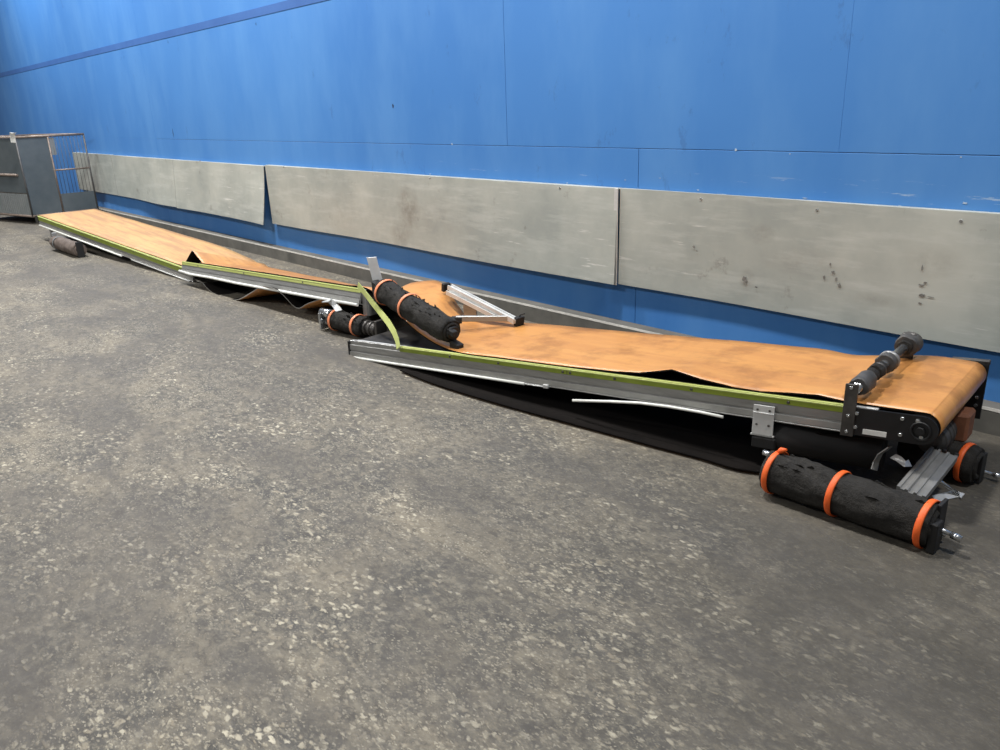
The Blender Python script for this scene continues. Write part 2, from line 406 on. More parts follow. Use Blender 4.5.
# ------------------------------------------------------------------ conveyor sections
def lerp(a, b, t): return a+(b-a)*t
A = F(350, 340, .105); B = F(845, 405, .385)                 # tall head section, near top edge
DR = (B-A).normalized(); NR = V((-(B-A).y, (B-A).x, 0)).normalized()
W = .78
def rail(par, P, Q, n, g0=0.0, gh=.030, far=False, up=V((0, 0, 1)), lowgap=True, holes=(), name='side_rail', strip=True, smat='green'):
    """aluminium side profile, lime strip, lower channel; n points outwards"""
    a = MB(); T = .115
    a.extr(P, Q, n, [(-.004, -.002), (0, -.004), (0, -.03), (.006, -.032), (.006, -.068), (.001, -.070), (.001, -.076), (.008, -.078), (.008, -T+.006), (.013, -T+.004), (.013, -T), (-.03, -T), (-.03, -T+.006), (-.008, -T+.008), (-.008, -.01), (-.03, -.008), (-.03, -.002)], 0, up)
    r = obj(name, a, 'alu', par)
    lw = MB(); lw.extr(P, Q, n, [(.0085, -.080), (.0105, -.080), (.0105, -T+.009), (.0085, -T+.009)], 0, up); obj('lower_channel', lw, 'lower', r)
    if not strip: return r
    s0 = lerp(P, Q, g0)
    g = MB(); g.extr(s0, Q, n, [(.0005, -.001), (.0085, -.003), (.0105, -.006), (.0105, -gh), (.0005, -gh-.001)], 0, up)
    st = obj('guide_strip', g, smat, par)
    e = MB(); e.extr(s0, Q, n, [(-.012, 0), (.008, -.0005), (.0125, -.002), (.0125, -.0065), (.0105, -.0065), (.009, .003), (-.012, .003)], 0, up)
    obj('strip_edge', e, 'lime', st)
    for h in holes:
        p = lerp(P, Q, h)+n*.010-up*.018; b = MB(); b.tube([p, p+n*.005], [.0075, .006], 10); obj('bolt', b, 'dsteel', par)
    return r
def bed(par, P, Q, nf, drop=.012, wf=None, k=6):
    """slider bed, far rail handled separately; nf = unit vector to the far side"""
    m = MB(); w = wf or W
    m.obox(P+nf*.03-V((0, 0, .03)), (Q-P), nf*(w-.06), (0, 0, .012)); obj('slider_bed', m, 'dsteel', par)
    for i in range(k):
        c = lerp(P, Q, (i+.5)/k); m = MB()
        m.obox(c+nf*.03-V((0, 0, .085)), (Q-P).normalized()*.04, nf*(w-.06), (0, 0, .05)); obj('cross_member', m, 'alu', par)

RX = .295
R = thing('conveyor_section', (A.x, A.y, 0), 'long right-hand conveyor frame with lime green strip, raised at its black head end', 'conveyor')
rail(R, A, B, -NR, .16, holes=(.3, .42, .56, .575, .66, .79, .93))
ZD = V((0, 0, .012))
rail(R, A+NR*W-ZD, B+NR*W-ZD, NR, strip=False)
bed(R, A, B, NR)
# splice line in the green strip, rail joint clip
m = MB(); p = lerp(A, B, .568); m.obox(p-NR*.0112-V((0, 0, .030)), DR*.003, NR*.002, (0, 0, .027)); obj('strip_joint', m, 'black', R)
# bright edge tube under the rail, first half
m = MB(); m.tube([lerp(A, B, t)-NR*.017-V((0, 0, .117)) for t in (.005, .15, .3, .48)], .0085, 8); obj('edge_tube', m, 'white', R)
m = MB(); m.tube([lerp(A, B, t)-NR*.017-V((0, 0, .117)) for t in (.48, .52)], .004, 8); p = lerp(A, B, .52)-NR*.02-V((0, 0, .125)); m.obox(p, DR*.035, NR*.02, (0, 0, .022)); obj('edge_clip', m, 'brite', R)
# black end cap at the tail of the rail
m = MB(); m.obox(A-NR*.01-DR*.02-V((0, 0, .112)), DR*.02, NR*.05, (0, 0, .105)); obj('end_cap', m, 'blackrub', R)
m = MB(); m.obox(lerp(A, B, .02)+NR*.004-V((0, 0, .004)), DR*.5, NR*.02, (0, 0, .006)); obj('rail_flange', m, 'brite', R)
# hanging support plate near the head
p = F(763, 412, .345); p = lerp(A, B, .885)
m = MB(); d = DR; o0 = p-NR*.022-V((0, 0, .045))
m.obox(o0, d*.095, NR*.006, (0, 0, -.145)); m.obox(o0-NR*.004-V((0, 0, .038)), d*.095, NR*.008, (0, 0, .006))
m.obox(o0-d*.006-V((0, 0, .145)), d*.107, NR*.05, (0, 0, .008)); o_ = obj('hanger_plate', m, 'brite', R)
for u, v in ((.02, -.02), (.075, -.02), (.02, -.09), (.075, -.09)):
    q = o0+d*u+V((0, 0, v)); m = MB(); m.tube([q-NR*.004, q+NR*.001], .005, 8); obj('plate_hole', m, 'dsteel', o_)
m = MB(); q = o0+V((0, 0, -.205)); m.obox(q+NR*.0, d*.11, NR*.05, (0, 0, .055)); obj('leg_block', m, 'blackrub', R)

# head end
UPL = V((0, 0, 1))
HB = lerp(A, B, 1.0)
hp = MB()                                                    # near black side plate with rounded nose
def plate(mb, base, dx, n, L, z0, z1, rad, th, mi=0):
    prof = [(0, z0), (L-rad, z0)]
    cz = (z0+z1)/2
    rad = (z1-z0)/2
    prof = [(0, z0)]+[(L-rad+rad*math.sin(a), cz-rad*math.cos(a)) for a in [math.pi*i/12 for i in range(13)]]+[(0, z1)]
    vs = [base+dx*x+V((0, 0, z))+n*(th*b) for b in (0, 1) for x, z in prof]; k = len(prof)
    mb.add(vs, [list(range(k)), list(range(k, 2*k))[::-1]]+[[i, (i+1) % k, k+(i+1) % k, k+i] for i in range(k)], mi)
plate(hp, HB+DR*.01-NR*.016, DR, NR, .345, -.118, -.001, .05, .012)
nearpl = obj('side_plate', hp, 'black', R)
for u, v in ((.055, -.025), (.055, -.085), (.225, -.03), (.225, -.098), (.30, -.10), (.28, -.035)):
    m = MB(); q = HB+DR*u-NR*.016+V((0, 0, v+u*.05)); m.tube([q, q-NR*.007], [.0095, .007], 10); obj('bolt', m, 'chrome', nearpl)
m = MB(); q = HB+DR*.085-NR*.018+V((0, 0, -.108)); m.obox(q, DR*.09, NR*.002, (0, 0, .022)); obj('maker_label', m, 'sticker', nearpl)
m = MB(); q = HB+DR*RX-NR*.02-V((0, 0, .06)); m.ring(q, NR, .034, .005); m.tube([q+NR*.01, q-NR*.008], .016, 12); obj('bearing', m, 'black', nearpl)
m = MB(); q = HB+DR*.02-NR*.01+V((0, 0, -.006)); m.obox(q, DR*.11, NR*.03, (0, 0, .010)); obj('belt_guard', m, 'brite', R)
# head roller
RC = HB+DR*RX+V((0, 0, -.052)); RRAD = .056
m = MB(); m.tube([RC+NR*.01, RC+NR*(W-.01)], RRAD, 24); m.tube([RC-NR*.015, RC+NR*(W+.03)], .015, 12); obj('head_roller', m, 'dsteel', R)
# far side plate, taller, with top cap
fp = MB(); q = HB+DR*.235+NR*(W+.005)
fp.obox(q-V((0, 0, .265)), DR*.125, NR*.012, (0, 0, .275)); fp.obox(q+DR*.0-V((0, 0, .02))-DR*.25, DR*.26, NR*.012, (0, 0, -.10))
farpl = obj('far_side_plate', fp, 'black', R)
m = MB(); m.obox(q-DR*.03-V((0, 0, .008)), DR*.155, NR*.03, (0, 0, .024)); obj('plate_cap', m, 'greasy', farpl)
for v in (-.06, -.16, -.2):
    m = MB(); m.tube([q+DR*.1-NR*.001+V((0, 0, v)), q+DR*.1-NR*.008+V((0, 0, v))], .008, 10); obj('bolt', m, 'chrome', farpl)
# drive unit hanging under the head roller
mt = MB(); c = HB+DR*.28+NR*.37-V((0, 0, .20))
mt.tube([c-NR*.12, c-NR*.10, c+NR*.05], [.045, .062, .062], 20); mt.ring(c-NR*.10, NR, .055, .008)
mt.ring(c-NR*.05, NR, .062, .006); mt.ring(c, NR, .062, .006)
mo = obj('drive_motor', mt, 'greasy', R)
m = MB(); m.obox(c+NR*.05-DR*.05-V((0, 0, .055)), DR*.15, NR*.12, (0, 0, .13), 0, .012); m.tube([c+NR*.1+V((0, 0, .055)), c+NR*.1+V((0, 0, .072))], .02, 12); m.obox(c+NR*.16-DR*.03-V((0, 0, .04)), DR*.09, NR*.05, (0, 0, .07))
obj('gear_housing', m, 'rust', mo)
# snub roller shaft mount: near upright
PX = HB+DR*.0
m = MB(); m.obox(PX-NR*.024-V((0, 0, .125)), DR*.05, NR*.01, (0, 0, .225)); up_ = obj('upright_plate', m, 'dsteel', R)
for v in (-.105, -.035, .085):
    m = MB(); qq = PX-NR*.024+DR*.025+V((0, 0, v)); m.tube([qq, qq-NR*.006], [.008, .006], 10); obj('bolt', m, 'chrome', up_)
# green loose strap bent up from the rail
pts2 = [(398.5, 348, 2.70), (397, 340, 2.72), (394, 332, 2.74), (388, 322, 2.78), (380, 312, 2.82), (371, 301, 2.86), (364, 292, 2.88), (358, 285, 2.90)]
m = MB(); m.strip([Y(a, b, y) for a, b, y in pts2], (1, -.15, .0), .042, .004); bs = obj('bent_guide_strip', m, 'lime', R, label='pale lime strip torn loose and bent up')

# tail end: legs folded? support under head (dark leg frame)
# shaft with rubber discs lying across the belt head
a0 = PX+DR*.035+V((0, 0, .075)); a1 = a0+NR*.75+DR*.0+V((0, 0, .012))
S = thing('scraper_shaft', tuple(a0), 'steel shaft with greasy dark rubber discs set across the belt near its head', 'shaft')
ax = (a1-a0).normalized(); L = (a1-a0).length
m = MB(); m.tube([a0-ax*.02, a1], .020, 14); obj('shaft', m, 'chrome', S)
for u0, u1, r in ((.02, .15, .040), (.155, .21, .030), (.225, .27, .034), (.36, .41, .044), (.66, .76, .052), (.635, .655, .034), (.29, .33, .026)):
    m = MB(); k = 6
    pp = [a0+ax*lerp(u0, u1, i/k) for i in range(k+1)]
    m.tube(pp, [r*.9]+[r]*(k-1)+[r*.88], 20, jit=.006)
    obj('rubber_disc', m, 'greasy' if r > .035 else 'rubber', S)
m = MB()
m.ring(a0+ax*.425, ax, .034, .012); obj('collar', m, 'alu', S)
m = MB(); m.ring(a0+ax*.28, ax, .026, .008); obj('collar', m, 'dsteel', S)
m = MB(); m.obox(a1-NR*.04-DR*.03-V((0, 0, .17)), DR*.055, NR*.012, (0, 0, .22)); obj('far_upright', m, 'dsteel', S)

# middle section (canted)
M1 = F(183, 261.5, .215); M2 = F(362, 289, .345)
NM = V((-(M2-M1).y, (M2-M1).x, 0)).normalized()
Mi = thing('conveyor_section', (M1.x, M1.y, 0), 'middle conveyor frame, tilted away and crumpled, resting between the two longer frames', 'conveyor')
rail(Mi, M1, M2, -NM*.96+V((0, 0, .28)), 0.0, holes=(.12, .42, .74), up=V((0, 0, .96))+NM*.28, smat='palelime')
def mfar(t):                 # far top edge, dropped as the frame cants over
    dz = -.16-.09*t; w = math.sqrt(W*W-dz*dz)
    return lerp(M1, M2, t)+NM*w+V((0, 0, dz))
rail(Mi, mfar(.1)+ZD, mfar(1)+ZD*0, NM, strip=False)
m = MB()
vs = []; 
for t in (0.02, .98):
    a, b = lerp(M1, M2, t)+NM*.03, mfar(t)-NM*.03
    vs += [a-V((0, 0, .03)), b-V((0, 0, .03)), b-V((0, 0, .042)), a-V((0, 0, .042))]
m.add(vs, [(0, 1, 2, 3), (7, 6, 5, 4), (0, 4, 5, 1), (1, 5, 6, 2), (2, 6, 7, 3), (3, 7, 4, 0)]); obj('slider_bed', m, 'dsteel', Mi)
DM = (M2-M1).normalized()
m = MB(); m.tube([M1-NM*.052-V((0, 0, .085)), M1+DM*.25-NM*.056-V((0, 0, .10)), M1+DM*.7-NM*.056-V((0, 0, .098)), M1+DM*1.2-NM*.054-V((0, 0, .108)), M2-NM*.054-V((0, 0, .110))], .012, 8); obj('edge_tube', m, 'white', Mi)
m = MB(); m.obox(M2-NM*.008-V((0, 0, .2)), DM*.05, NM*.012, (0, 0, .2)); m.obox(M2+DM*.05-V((0, 0, .2)), DM*.008, NM*.08, (0, 0, .14)); obj('end_bracket', m, 'alu', Mi)
m = MB(); q = lerp(M1, M2, .55)-NM*.02-V((0, 0, .13)); m.obox(q, DM*.05, NM*.02, (0, 0, .02)); obj('edge_clip', m, 'brite', Mi)

# left section
L1 = F(38, 216, .33); L2 = F(193, 274, .085)
NL = V((-(L2-L1).y, (L2-L1).x, 0)).normalized(); DL = (L2-L1).normalized()
Le = thing('conveyor_section', (L1.x, L1.y, 0), 'leftmost conveyor frame sloping down from the grey cage to the floor', 'conveyor')
L2r = L2+V((0, 0, .035))
rail(Le, L1, L2r, -NL, 0.0, gh=.055, holes=(.2, .45, .7, .9))
rail(Le, L1+NL*W-ZD, lerp(L1, L2r, .86)+NL*W-ZD*1.5, NL, strip=False)
bed(Le, L1, lerp(L1, L2r, .86), NL, k=5)
m = MB(); m.tube([lerp(L1, L2r, t)-NL*.02-V((0, 0, .12)) for t in (.01, .3, .62)], .010, 8); obj('edge_tube', m, 'white', Le)
m = MB(); m.tube([lerp(L1, L2r, t)-NL*.02-V((0, 0, .12)) for t in (.68, .985)], .006, 8); obj('edge_tube', m, 'brite', Le)
m = MB(); c = L1-V((0, 0, .05)); m.tube([c+NL*.01, c+NL*(W-.01)], .047, 20); obj('tail_roller', m, 'dsteel', Le)
m = MB(); plate(m, L1+DL*.02-NL*.014, -DL, NL, .13, -.11, 0, .05, .01); obj('side_plate', m, 'black', Le)
m = MB(); m.obox(lerp(L1, L2r, .085)-NL*.01-V((0, 0, .24)), DL*.05, NL*.03, (0, 0, .13)); obj('leg', m, 'alu', Le)
m = MB(); m.obox(lerp(L1, L2r, .085)+NL*(W-.02)-V((0, 0, .30)), DL*.05, NL*.03, (0, 0, .19)); obj('leg', m, 'alu', Le)

# ------------------------------------------------------------------ belt
def ribbon(mb, st, ncol=10, sub=6, th=.007, outer_up=True):
    """stations: (near, far, power) ; Catmull-Rom between stations"""
    def cr(p, i, t):
        a, b, c, d = p[max(i-1, 0)], p[i], p[i+1], p[min(i+2, len(p)-1)]
        return .5*((2*b)+(c-a)*t+(2*a-5*b+4*c-d)*t*t+(3*b-a-3*c+d)*t*t*t)
    N = [s[0] for s in st]; Fr = [s[1] for s in st]; E = [s[2] if len(s) > 2 else 0.0 for s in st]
    rows = []
    for i in range(len(st)-1):
        for k in range(sub+(1 if i == len(st)-2 else 0)):
            t = k/sub; n, f, e = cr(N, i, t), cr(Fr, i, t), lerp(E[i], E[i+1], t)
            # e = extra lift concentrated at the near edge
            row = []
            for j in range(ncol+1):
                u = j/ncol; p = lerp(n, f, u)+V((0, 0, e*(1-u)**3))
                p.z += .004*noise.noise(p*3.0)
                row.append(p)
            rows.append(row)
    m = len(rows); nc = ncol+1; nrm = []
    for i in range(m):
        r = []
        for j in range(nc):
            a = rows[min(i+1, m-1)][j]-rows[max(i-1, 0)][j]; b = rows[i][min(j+1, nc-1)]-rows[i][max(j-1, 0)]
            q = a.cross(b); q = q.normalized() if q.length > 1e-9 else V((0, 0, 1)); r.append(q)
        nrm.append(r)
    vs = [rows[i][j] for i in range(m) for j in range(nc)]+[rows[i][j]-nrm[i][j]*th for i in range(m) for j in range(nc)]
    q = m*nc; o = len(mb.v); mb.v += vs
    def f(l, mi, s=True): mb.f.append([o+x for x in l]); mb.mi.append(mi); mb.sm.append(s)
    for i in range(m-1):
        for j in range(nc-1):
            a = i*nc+j; f([a, a+nc, a+nc+1, a+1], 0); f([q+a, q+a+1, q+a+nc+1, q+a+nc], 1)
        for j in (0, nc-1):
            a = i*nc+j; f([a, a+nc, q+a+nc, q+a], 2, False)
    for i in (0, m-1):
        for j in range(nc-1):
            a = i*nc+j; f([a, a+1, q+a+1, q+a], 2, False)
ZT = V((0, 0, .012))
st = []
# left tail wrap (outer side kept on top by direction of travel: start below, go round, run right)
c = L1-V((0, 0, .045)); rr_ = .055
for k in range(0, 5):
    a = math.pi*1.35-math.pi*.85*k/4
    p = c+DL*(math.cos(a)*rr_)+V((0, 0, math.sin(a)*rr_)); st.append((p+NL*.012, p+NL*(W-.012)))
for t in (.04, .2, .4, .6, .8, .9, .95):
    p = lerp(L1, L2r, t)+ZT; st.append((p+NL*.006, p+NL*(W-.01)-V((0, 0, max(0, t-.78)*.28))))
pk = Y(192, 250, 2.97)
pe = lerp(L1, L2r, .975)+ZT
fj = pe+NL*(W-.01)-V((0, 0, .075)); fm = mfar(.12)-NM*.01+ZT
nA, nB = Y(182, 268, 2.95), Y(202, 262.5, 2.94)
st.append((nA, lerp(fj, fm, .15)))
st.append((lerp(nA, pk, .55), lerp(fj, fm, .3)+V((0, 0, .01))))
st.append((lerp(nA, pk, .93), lerp(fj, fm, .42)+V((0, 0, .015))))
st.append((lerp(nB, pk, .93), lerp(fj, fm, .52)+V((0, 0, .015))))
st.append((lerp(nB, pk, .5), lerp(fj, fm, .65)+V((0, 0, .01))))
st.append((nB, lerp(fj, fm, .8)))
for t in (.12, .25, .4, .6, .8, .93):
    st.append((lerp(M1, M2, t)+NM*.008+ZT, mfar(t)-NM*.01+ZT))
st.append((lerp(M1, M2, 1.0)+NM*.02+ZT, V((-5.1, 3.74, .18))))
st.append((F(383, 297, .33), F(408, 284, .26)))
st.append((F(394, 308, .285), F(435, 280.5, .31)))
st.append((F(408, 323, .235), F(449, 290, .30)))
st.append((F(424, 336, .20), F(460, 308, .20)))
st.append((F(441, 346, .185), lerp(A, B, .14)+NR*(W-.01)+ZT))
def rt(t, e=0.0, n=0.0, f=0.0):
    p = lerp(A, B, t)+ZT; st.append((p+NR*.004+V((0, 0, n)), p+NR*(W-.008)+V((0, 0, f)), e))
rt(.33); rt(.42); rt(.5); rt(.58); rt(.65, .004); rt(.70, .016); rt(.755, .052); rt(.80, .022); rt(.85, .002); rt(.89, .0, 0, -.004); rt(.93, .012, 0, -.02); rt(.965, .018, 0, -.012); rt(1.0, 0, .004, .004); 
rt(1.045, 0, 0, .012)
for k in range(0, 9):
    a = math.pi*(.5-k/8*1.05); p = RC+DR*(math.cos(a)*.064)+V((0, 0, math.sin(a)*.064)); st.append((p+NR*.002, p+NR*(W-.012)))
# slack return run, spread dark to the shadow edge to stand in for shade
for t, z, yo in ((.97, .215, .03), (.9, .19, .02)):
    p = lerp(A, B, t); p.z = z; st.append((p+NR*yo, p+NR*(W-.06)))
for px, py, z, t in ((775, 470, .03, .87), (738, 470, .014, .82), (700, 459, .012, .76), (650, 446, .012, .68), (600, 432, .012, .6), (540, 416, .012, .5), (480, 399, .012, .4), (430, 383, .012, .28), (400, 371, .012, .2)):
    q = lerp(A, B, t)+NR*(W-.06); q.z = z; st.append((F(px, py, z), q))
mb = MB(); ribbon(mb, st, sub=5)
obj('conveyor_belt', mb, ['belt', 'under', 'under'], None, 'worn orange rubber belt running buckled along all the broken conveyor frames', 'conveyor belt', origin=(-6.5, 3.2, 0))
# folded return belt under the middle frame
zz = [(203, 283, 2.86), (213, 294, 2.84), (234.5, 300.5, 2.85), (250, 293, 2.88), (263, 286, 2.90), (279, 291, 2.90), (296, 307.5, 2.97), (308, 303, 2.98), (323, 298, 2.98), (334, 301, 3.0)]
sr = []
for px, py, y in zz:
    p = Y(px, py, y); p.z = max(p.z, .006); sr.append(p)
mb = MB(); 
def dens(pts):
    o = []
    for i in range(len(pts)-1):
        o += [pts[i], lerp(pts[i], pts[i+1], .5)]
    return o+[pts[-1]]
ribbon(mb, [(p, p+V((.02, .30, -p.z*.55))) for p in sr], sub=4, ncol=3)
obj('return_belt', mb, ['under', 'belt', 'lower'], None, 'slack folded belt loop zigzagging on the floor under the middle frame', 'conveyor belt', origin=sr[2])

# ------------------------------------------------------------------ rubber wrapped rolls
def roll(P, Q, r, straps, label, seed=1, caps='black', name='padded_roll', strapmat='orange', torn=10, mat='rubber'):
    P, Q = V(P), V(Q); ax = (Q-P).normalized(); L = (Q-P).length; mid = (P+Q)/2
    T = thing(name, (mid.x, mid.y, mid.z-r), label, 'padded roll')
    k = 40; m = MB(); pts = [lerp(P, Q, i/k) for i in range(k+1)]
    rs = [r*(.93 if i in (0, k) else 1)+.004*noise.noise(V((i*.4, seed, 0))) for i in range(k+1)]
    m.tube(pts, rs, 40, jit=.010); 
    m.ring(P-ax*.0, ax, r*.62, .012, mi=0); m.ring(Q, ax, r*.62, .012, mi=0)
    side = ax.cross(V((0, 0, 1))).normalized(); rnd = random.Random(seed)
    body = obj('rubber_wrap', m, mat, T)
    if torn:
        for i in range(torn):                                # ragged torn flaps along the top seam
            t = rnd.uniform(.08, .95); w = rnd.uniform(-.5, .9)
            d = (side*math.sin(w)+V((0, 0, 1))*math.cos(w)); b = lerp(P, Q, t)+d*(r-.003)
            l = rnd.uniform(.02, .055); tip = b+d*rnd.uniform(.006, .02)+ax*rnd.uniform(-.03, .03)
            m = MB(); m.add([b-ax*l/2, b+ax*l/2, tip, b-ax*l/2-d*.01, b+ax*l/2-d*.01, tip+side*.004], [(0, 1, 2), (5, 4, 3), (0, 3, 4, 1), (1, 4, 5, 2), (2, 5, 3, 0)])
            obj('torn_flap', m, 'rubber', T)
    for s in straps:
        m = MB(); c = lerp(P, Q, s); n = 32; tilt = ax.lerp(side, .06).normalized()
        m.ring(c, tilt, r+.006, .004, n=36, k=8, wide=3.2); 
        e = c+(side*.5+V((0, 0, -1))*.6).normalized()*(r+.006)
        obj('strap', m, strapmat, T)
    return T, ax, side
# front right roll
P, Q = F(768, 470, .10), F(934, 526, .085)
P.y = lerp(P.y, Q.y, .25)
T1, ax1, sd1 = roll(P, Q, .086, (.05, .46, .965), 'torn black rubber roll with three orange straps, on the floor before the conveyor head', 3, torn=14)
m = MB(); m.tube([Q-ax1*.02, Q+ax1*.07+V((0, 0, -.01))], .009, 10); m.tube([Q+ax1*.06+V((0, 0, -.01)), Q+ax1*.095+V((0, 0, -.015))], .014, 8); obj('threaded_rod', m, 'chrome', T1)
m = MB(); m.obox(Q-sd1*.0-V((0, 0, .083)), ax1*.014, -sd1*.075, (0, 0, .17)); m.obox(Q-V((0, 0, .083)), ax1*.03, sd1*.06, (0, 0, .12)); obj('end_block', m, 'blackrub', T1)
m = MB(); m.tube([P-ax1*.03+V((0, 0, .07)), P+ax1*.01+V((0, 0, .07))], .012, 10); obj('bolt', m, 'chrome', T1); m = MB(); m.tube([Q+ax1*.01-sd1*.05+V((0, 0, -.045)), Q+ax1*.03-sd1*.05+V((0, 0, -.045))], .010, 10); obj('bolt', m, 'chrome', T1)
m = MB(); m.tube([P+ax1*.035+V((0, 0, .09)), P+ax1*.05+V((0, 0, .105)), P+ax1*.07+V((0, 0, .115))], [.010, .014, .005], 8); obj('strap_knot', m, 'orange', T1)
# far right roll
P, Q = F(905, 444, .09), F(978, 466, .085)
T2, ax2, sd2 = roll(P, Q, .078, (.84,), 'black rubber roll with one orange strap, beyond the grooved metal channel', 9, torn=5)
m = MB(); m.obox(Q-V((0, 0, .08)), ax2*.014, -sd2*.05, (0, 0, .13)); obj('end_block', m, 'blackrub', T2)
m = MB(); m.tube([Q-sd2*.085-V((0, 0, .055))-ax2*.24, Q-sd2*.085-V((0, 0, .055))+ax2*.05], .008, 10); m.tube([Q+ax2*.04-sd2*.085-V((0, 0, .055)), Q+ax2*.065-sd2*.085-V((0, 0, .055))], .013, 8); obj('threaded_rod', m, 'chrome', T2)
# large smooth black roll lying under the head
P, Q = F(757, 446, .15), F(880, 462, .15)
P = F(790, 436, .16); Q = F(882, 452, .165)
m = MB(); axx = (Q-P).normalized(); m.tube([P-axx*.1, P, Q, Q+axx*.01], [.075, .08, .08, .07], 28, jit=.003); m.ring(Q, axx, .05, .012)
blk = obj('rubber_drum', m, 'blackrub', None, 'smooth black drum tucked between the raised head and the strapped front roll', 'drum', origin=(P.x, P.y, P.z))
# grooved aluminium channel
c0 = F(921, 497, .075); c1 = F(935, 452, .17)
P0 = F(901, 492, .14); P1 = F(935, 452, .17)
axc = (P1-P0); wdir = V((1, -.04, 0))
m = MB()
u = axc.normalized(); wv = (V((1, 0, -.12))-u*V((1, 0, -.12)).dot(u)).normalized(); nn = u.cross(wv); nn = nn if nn.z > 0 else -nn
Wc = .105
prof = [(0, 0), (0, .03), (.012, .03), (.014, .024), (.028, .024), (.031, .03), (.040, .03), (.043, .02), (.060, .02), (.063, .03), (.072, .03), (.075, .024), (.091, .024), (.093, .03), (Wc, .03), (Wc, 0)]
vs = [p+wv*(x-.02)+nn*(z-.01) for p in (P0, P1) for x, z in prof]; k = len(prof)
m.add(vs, [[i, (i+1) % k, k+(i+1) % k, k+i] for i in range(k)]+[list(range(k))[::-1], list(range(k, 2*k))])
ch = obj('metal_channel', m, 'alu', None, 'grooved grey aluminium channel leaning between the two strapped rolls by the head', 'metal profile', origin=P0)
m = MB()
for x in (.0, .028, .075):
    q = P1+wv*(x-.005)+nn*.012; m = MB(); m.obox(q-u*.004, wv*.016, nn*.014, u*.012); obj('end_notch', m, 'black', ch)
# crumpled clear film and bent light strap
m = MB(); m.strip([F(890, 447, .24), F(880, 454, .2), F(876, 462, .16), F(874, 470, .13)], NR*1.0+DR*.4, .035, .004)
obj('metal_strip', m, 'lower', None, 'short bent pale metal strip dangling below the black side plate of the head', 'metal strip', origin=F(890, 447, .24))
def rag(name, pts, label, mat='lower'):
    m = MB(); 
    vs = [V(p) for p in pts]; n = len(vs)
    m.strip(vs, (0, 1, .4), .03, .003); obj(name, m, mat, None, label, 'plastic film', origin=vs[0])
rag('plastic_film', [F(893, 456, .2), F(899, 459, .2), F(905, 464, .19), F(910, 463, .19)], 'crumpled scrap of clear film caught beside the bent pale strip', 'brite')
rag('plastic_film', [F(934, 499, .012), F(945, 496, .012), F(957, 494, .012), F(963, 496, .012)], 'thin curl of clear film lying on the floor right of the channel', 'brite')
m = MB(); m.tube([F(938, 480, .10), F(948, 487, .05), F(958, 494, .015)], .008, 8); obj('metal_rod', m, 'chrome', None, 'short bright rod slanting to the floor beside the grooved channel', 'rod', origin=F(958, 494, .015))

# roll thrown across the broken joint
P, Q = F(383, 290, .43), F(451, 332, .285)
T3, ax3, sd3 = roll(P, Q, .082, (.06, .42), 'ragged black roll with two orange straps lying across the torn middle joint', 21, torn=34, strapmat='litorange')
m = MB(); q = P-ax3*.03+V((0, 0, .02)); q = P-ax3*.045-V((.02, .03, -.02)); m.obox(q, (.036, .056, 0), (-.005, .003, 0), (-.03, -.02, .19)); pl = obj('hanger_plate', m, 'brite', T3)
m = MB(); m.obox(P-ax3*.05-V((0, 0, .03)), ax3*.06, sd3*.06, (0, 0, .09)); obj('end_block', m, 'blackrub', T3)
m = MB(); q = Q+ax3*.0; m.tube([q-ax3*.01, q+ax3*.03], [.05, .045], 16, jit=.01); m.obox(q-V((0, 0, .10))-sd3*.03, ax3*.09, sd3*.05, (0, 0, .055)); m.obox(q+V((0, 0, .0)), ax3*.075, sd3*.04, (0, 0, .035)); obj('end_block', m, 'blackrub', T3)
m = MB(); m.tube([Y(386, 281.5, P.y+.08), Y(409, 294, P.y+.04)], .010, 8); obj('side_rod', m, 'brite', T3)
# small roll below the middle frame
PA = F(325, 317, .10); P, Q = F(333, 319, .097), F(366, 327, .085)
T4, ax4, sd4 = roll(P, Q, .074, (.12, .78), 'short black roll with two orange straps and metal ends, under the middle frame', 33, torn=8, strapmat='litorange')
m = MB(); m.tube([PA-ax4*.03+V((0, 0, .03)), P+ax4*.02+V((0, 0, .035))], .036, 14); m.obox(PA-ax4*.02-sd4*.05-V((0, 0, .09)), ax4*.02, sd4*.1, (0, 0, .13)); m.tube([PA-V((0, 0, .03)), P-V((0, 0, .03))], .03, 14); obj('metal_end', m, 'chrome', T4)
m = MB(); m.tube([Q-ax4*.01, Q+ax4*.14], .045, 14)
for i in range(3): m.ring(Q+ax4*(.02+.05*i), ax4, .045, .012)
m.obox(Q+ax4*.14-sd4*.05-V((0, 0, .06)), ax4*.025, sd4*.1, (0, 0, .14)); obj('metal_end', m, 'dsteel', T4)
m = MB(); m.tube([Q+ax4*.03+V((0, 0, .02))-sd4*.035, Q+ax4*.09+V((0, 0, .02))-sd4*.035], .02, 10); obj('spring', m, 'chrome', T4)
m = MB(); m.strip([F(325, 302, .25), F(329, 300, .24), F(335, 305, .2), F(339, 311, .17)], (.3, .8, 0), .05, .006); obj('top_bracket', m, 'brite', T4)
# roll under far left tail
P, Q = F(56, 242, .095), F(80, 250, .09)
T5, ax5, sd5 = roll(P, Q, .085, (.2,), 'brown-grey roll holding up the far left end of the conveyor', 41, torn=0, strapmat='cagel', mat='brownroll')
m = MB(); m.obox(Q-sd5*.04-V((0, 0, .09)), ax5*.02, sd5*.08, (0, 0, .19)); obj('end_block', m, 'blackrub', T5)
m = MB(); m.obox(P-sd5*.03+V((0, 0, .05))-ax5*.03, ax5*.03, sd5*.06, (0, 0, .07)); obj('end_block', m, 'alu', T5)

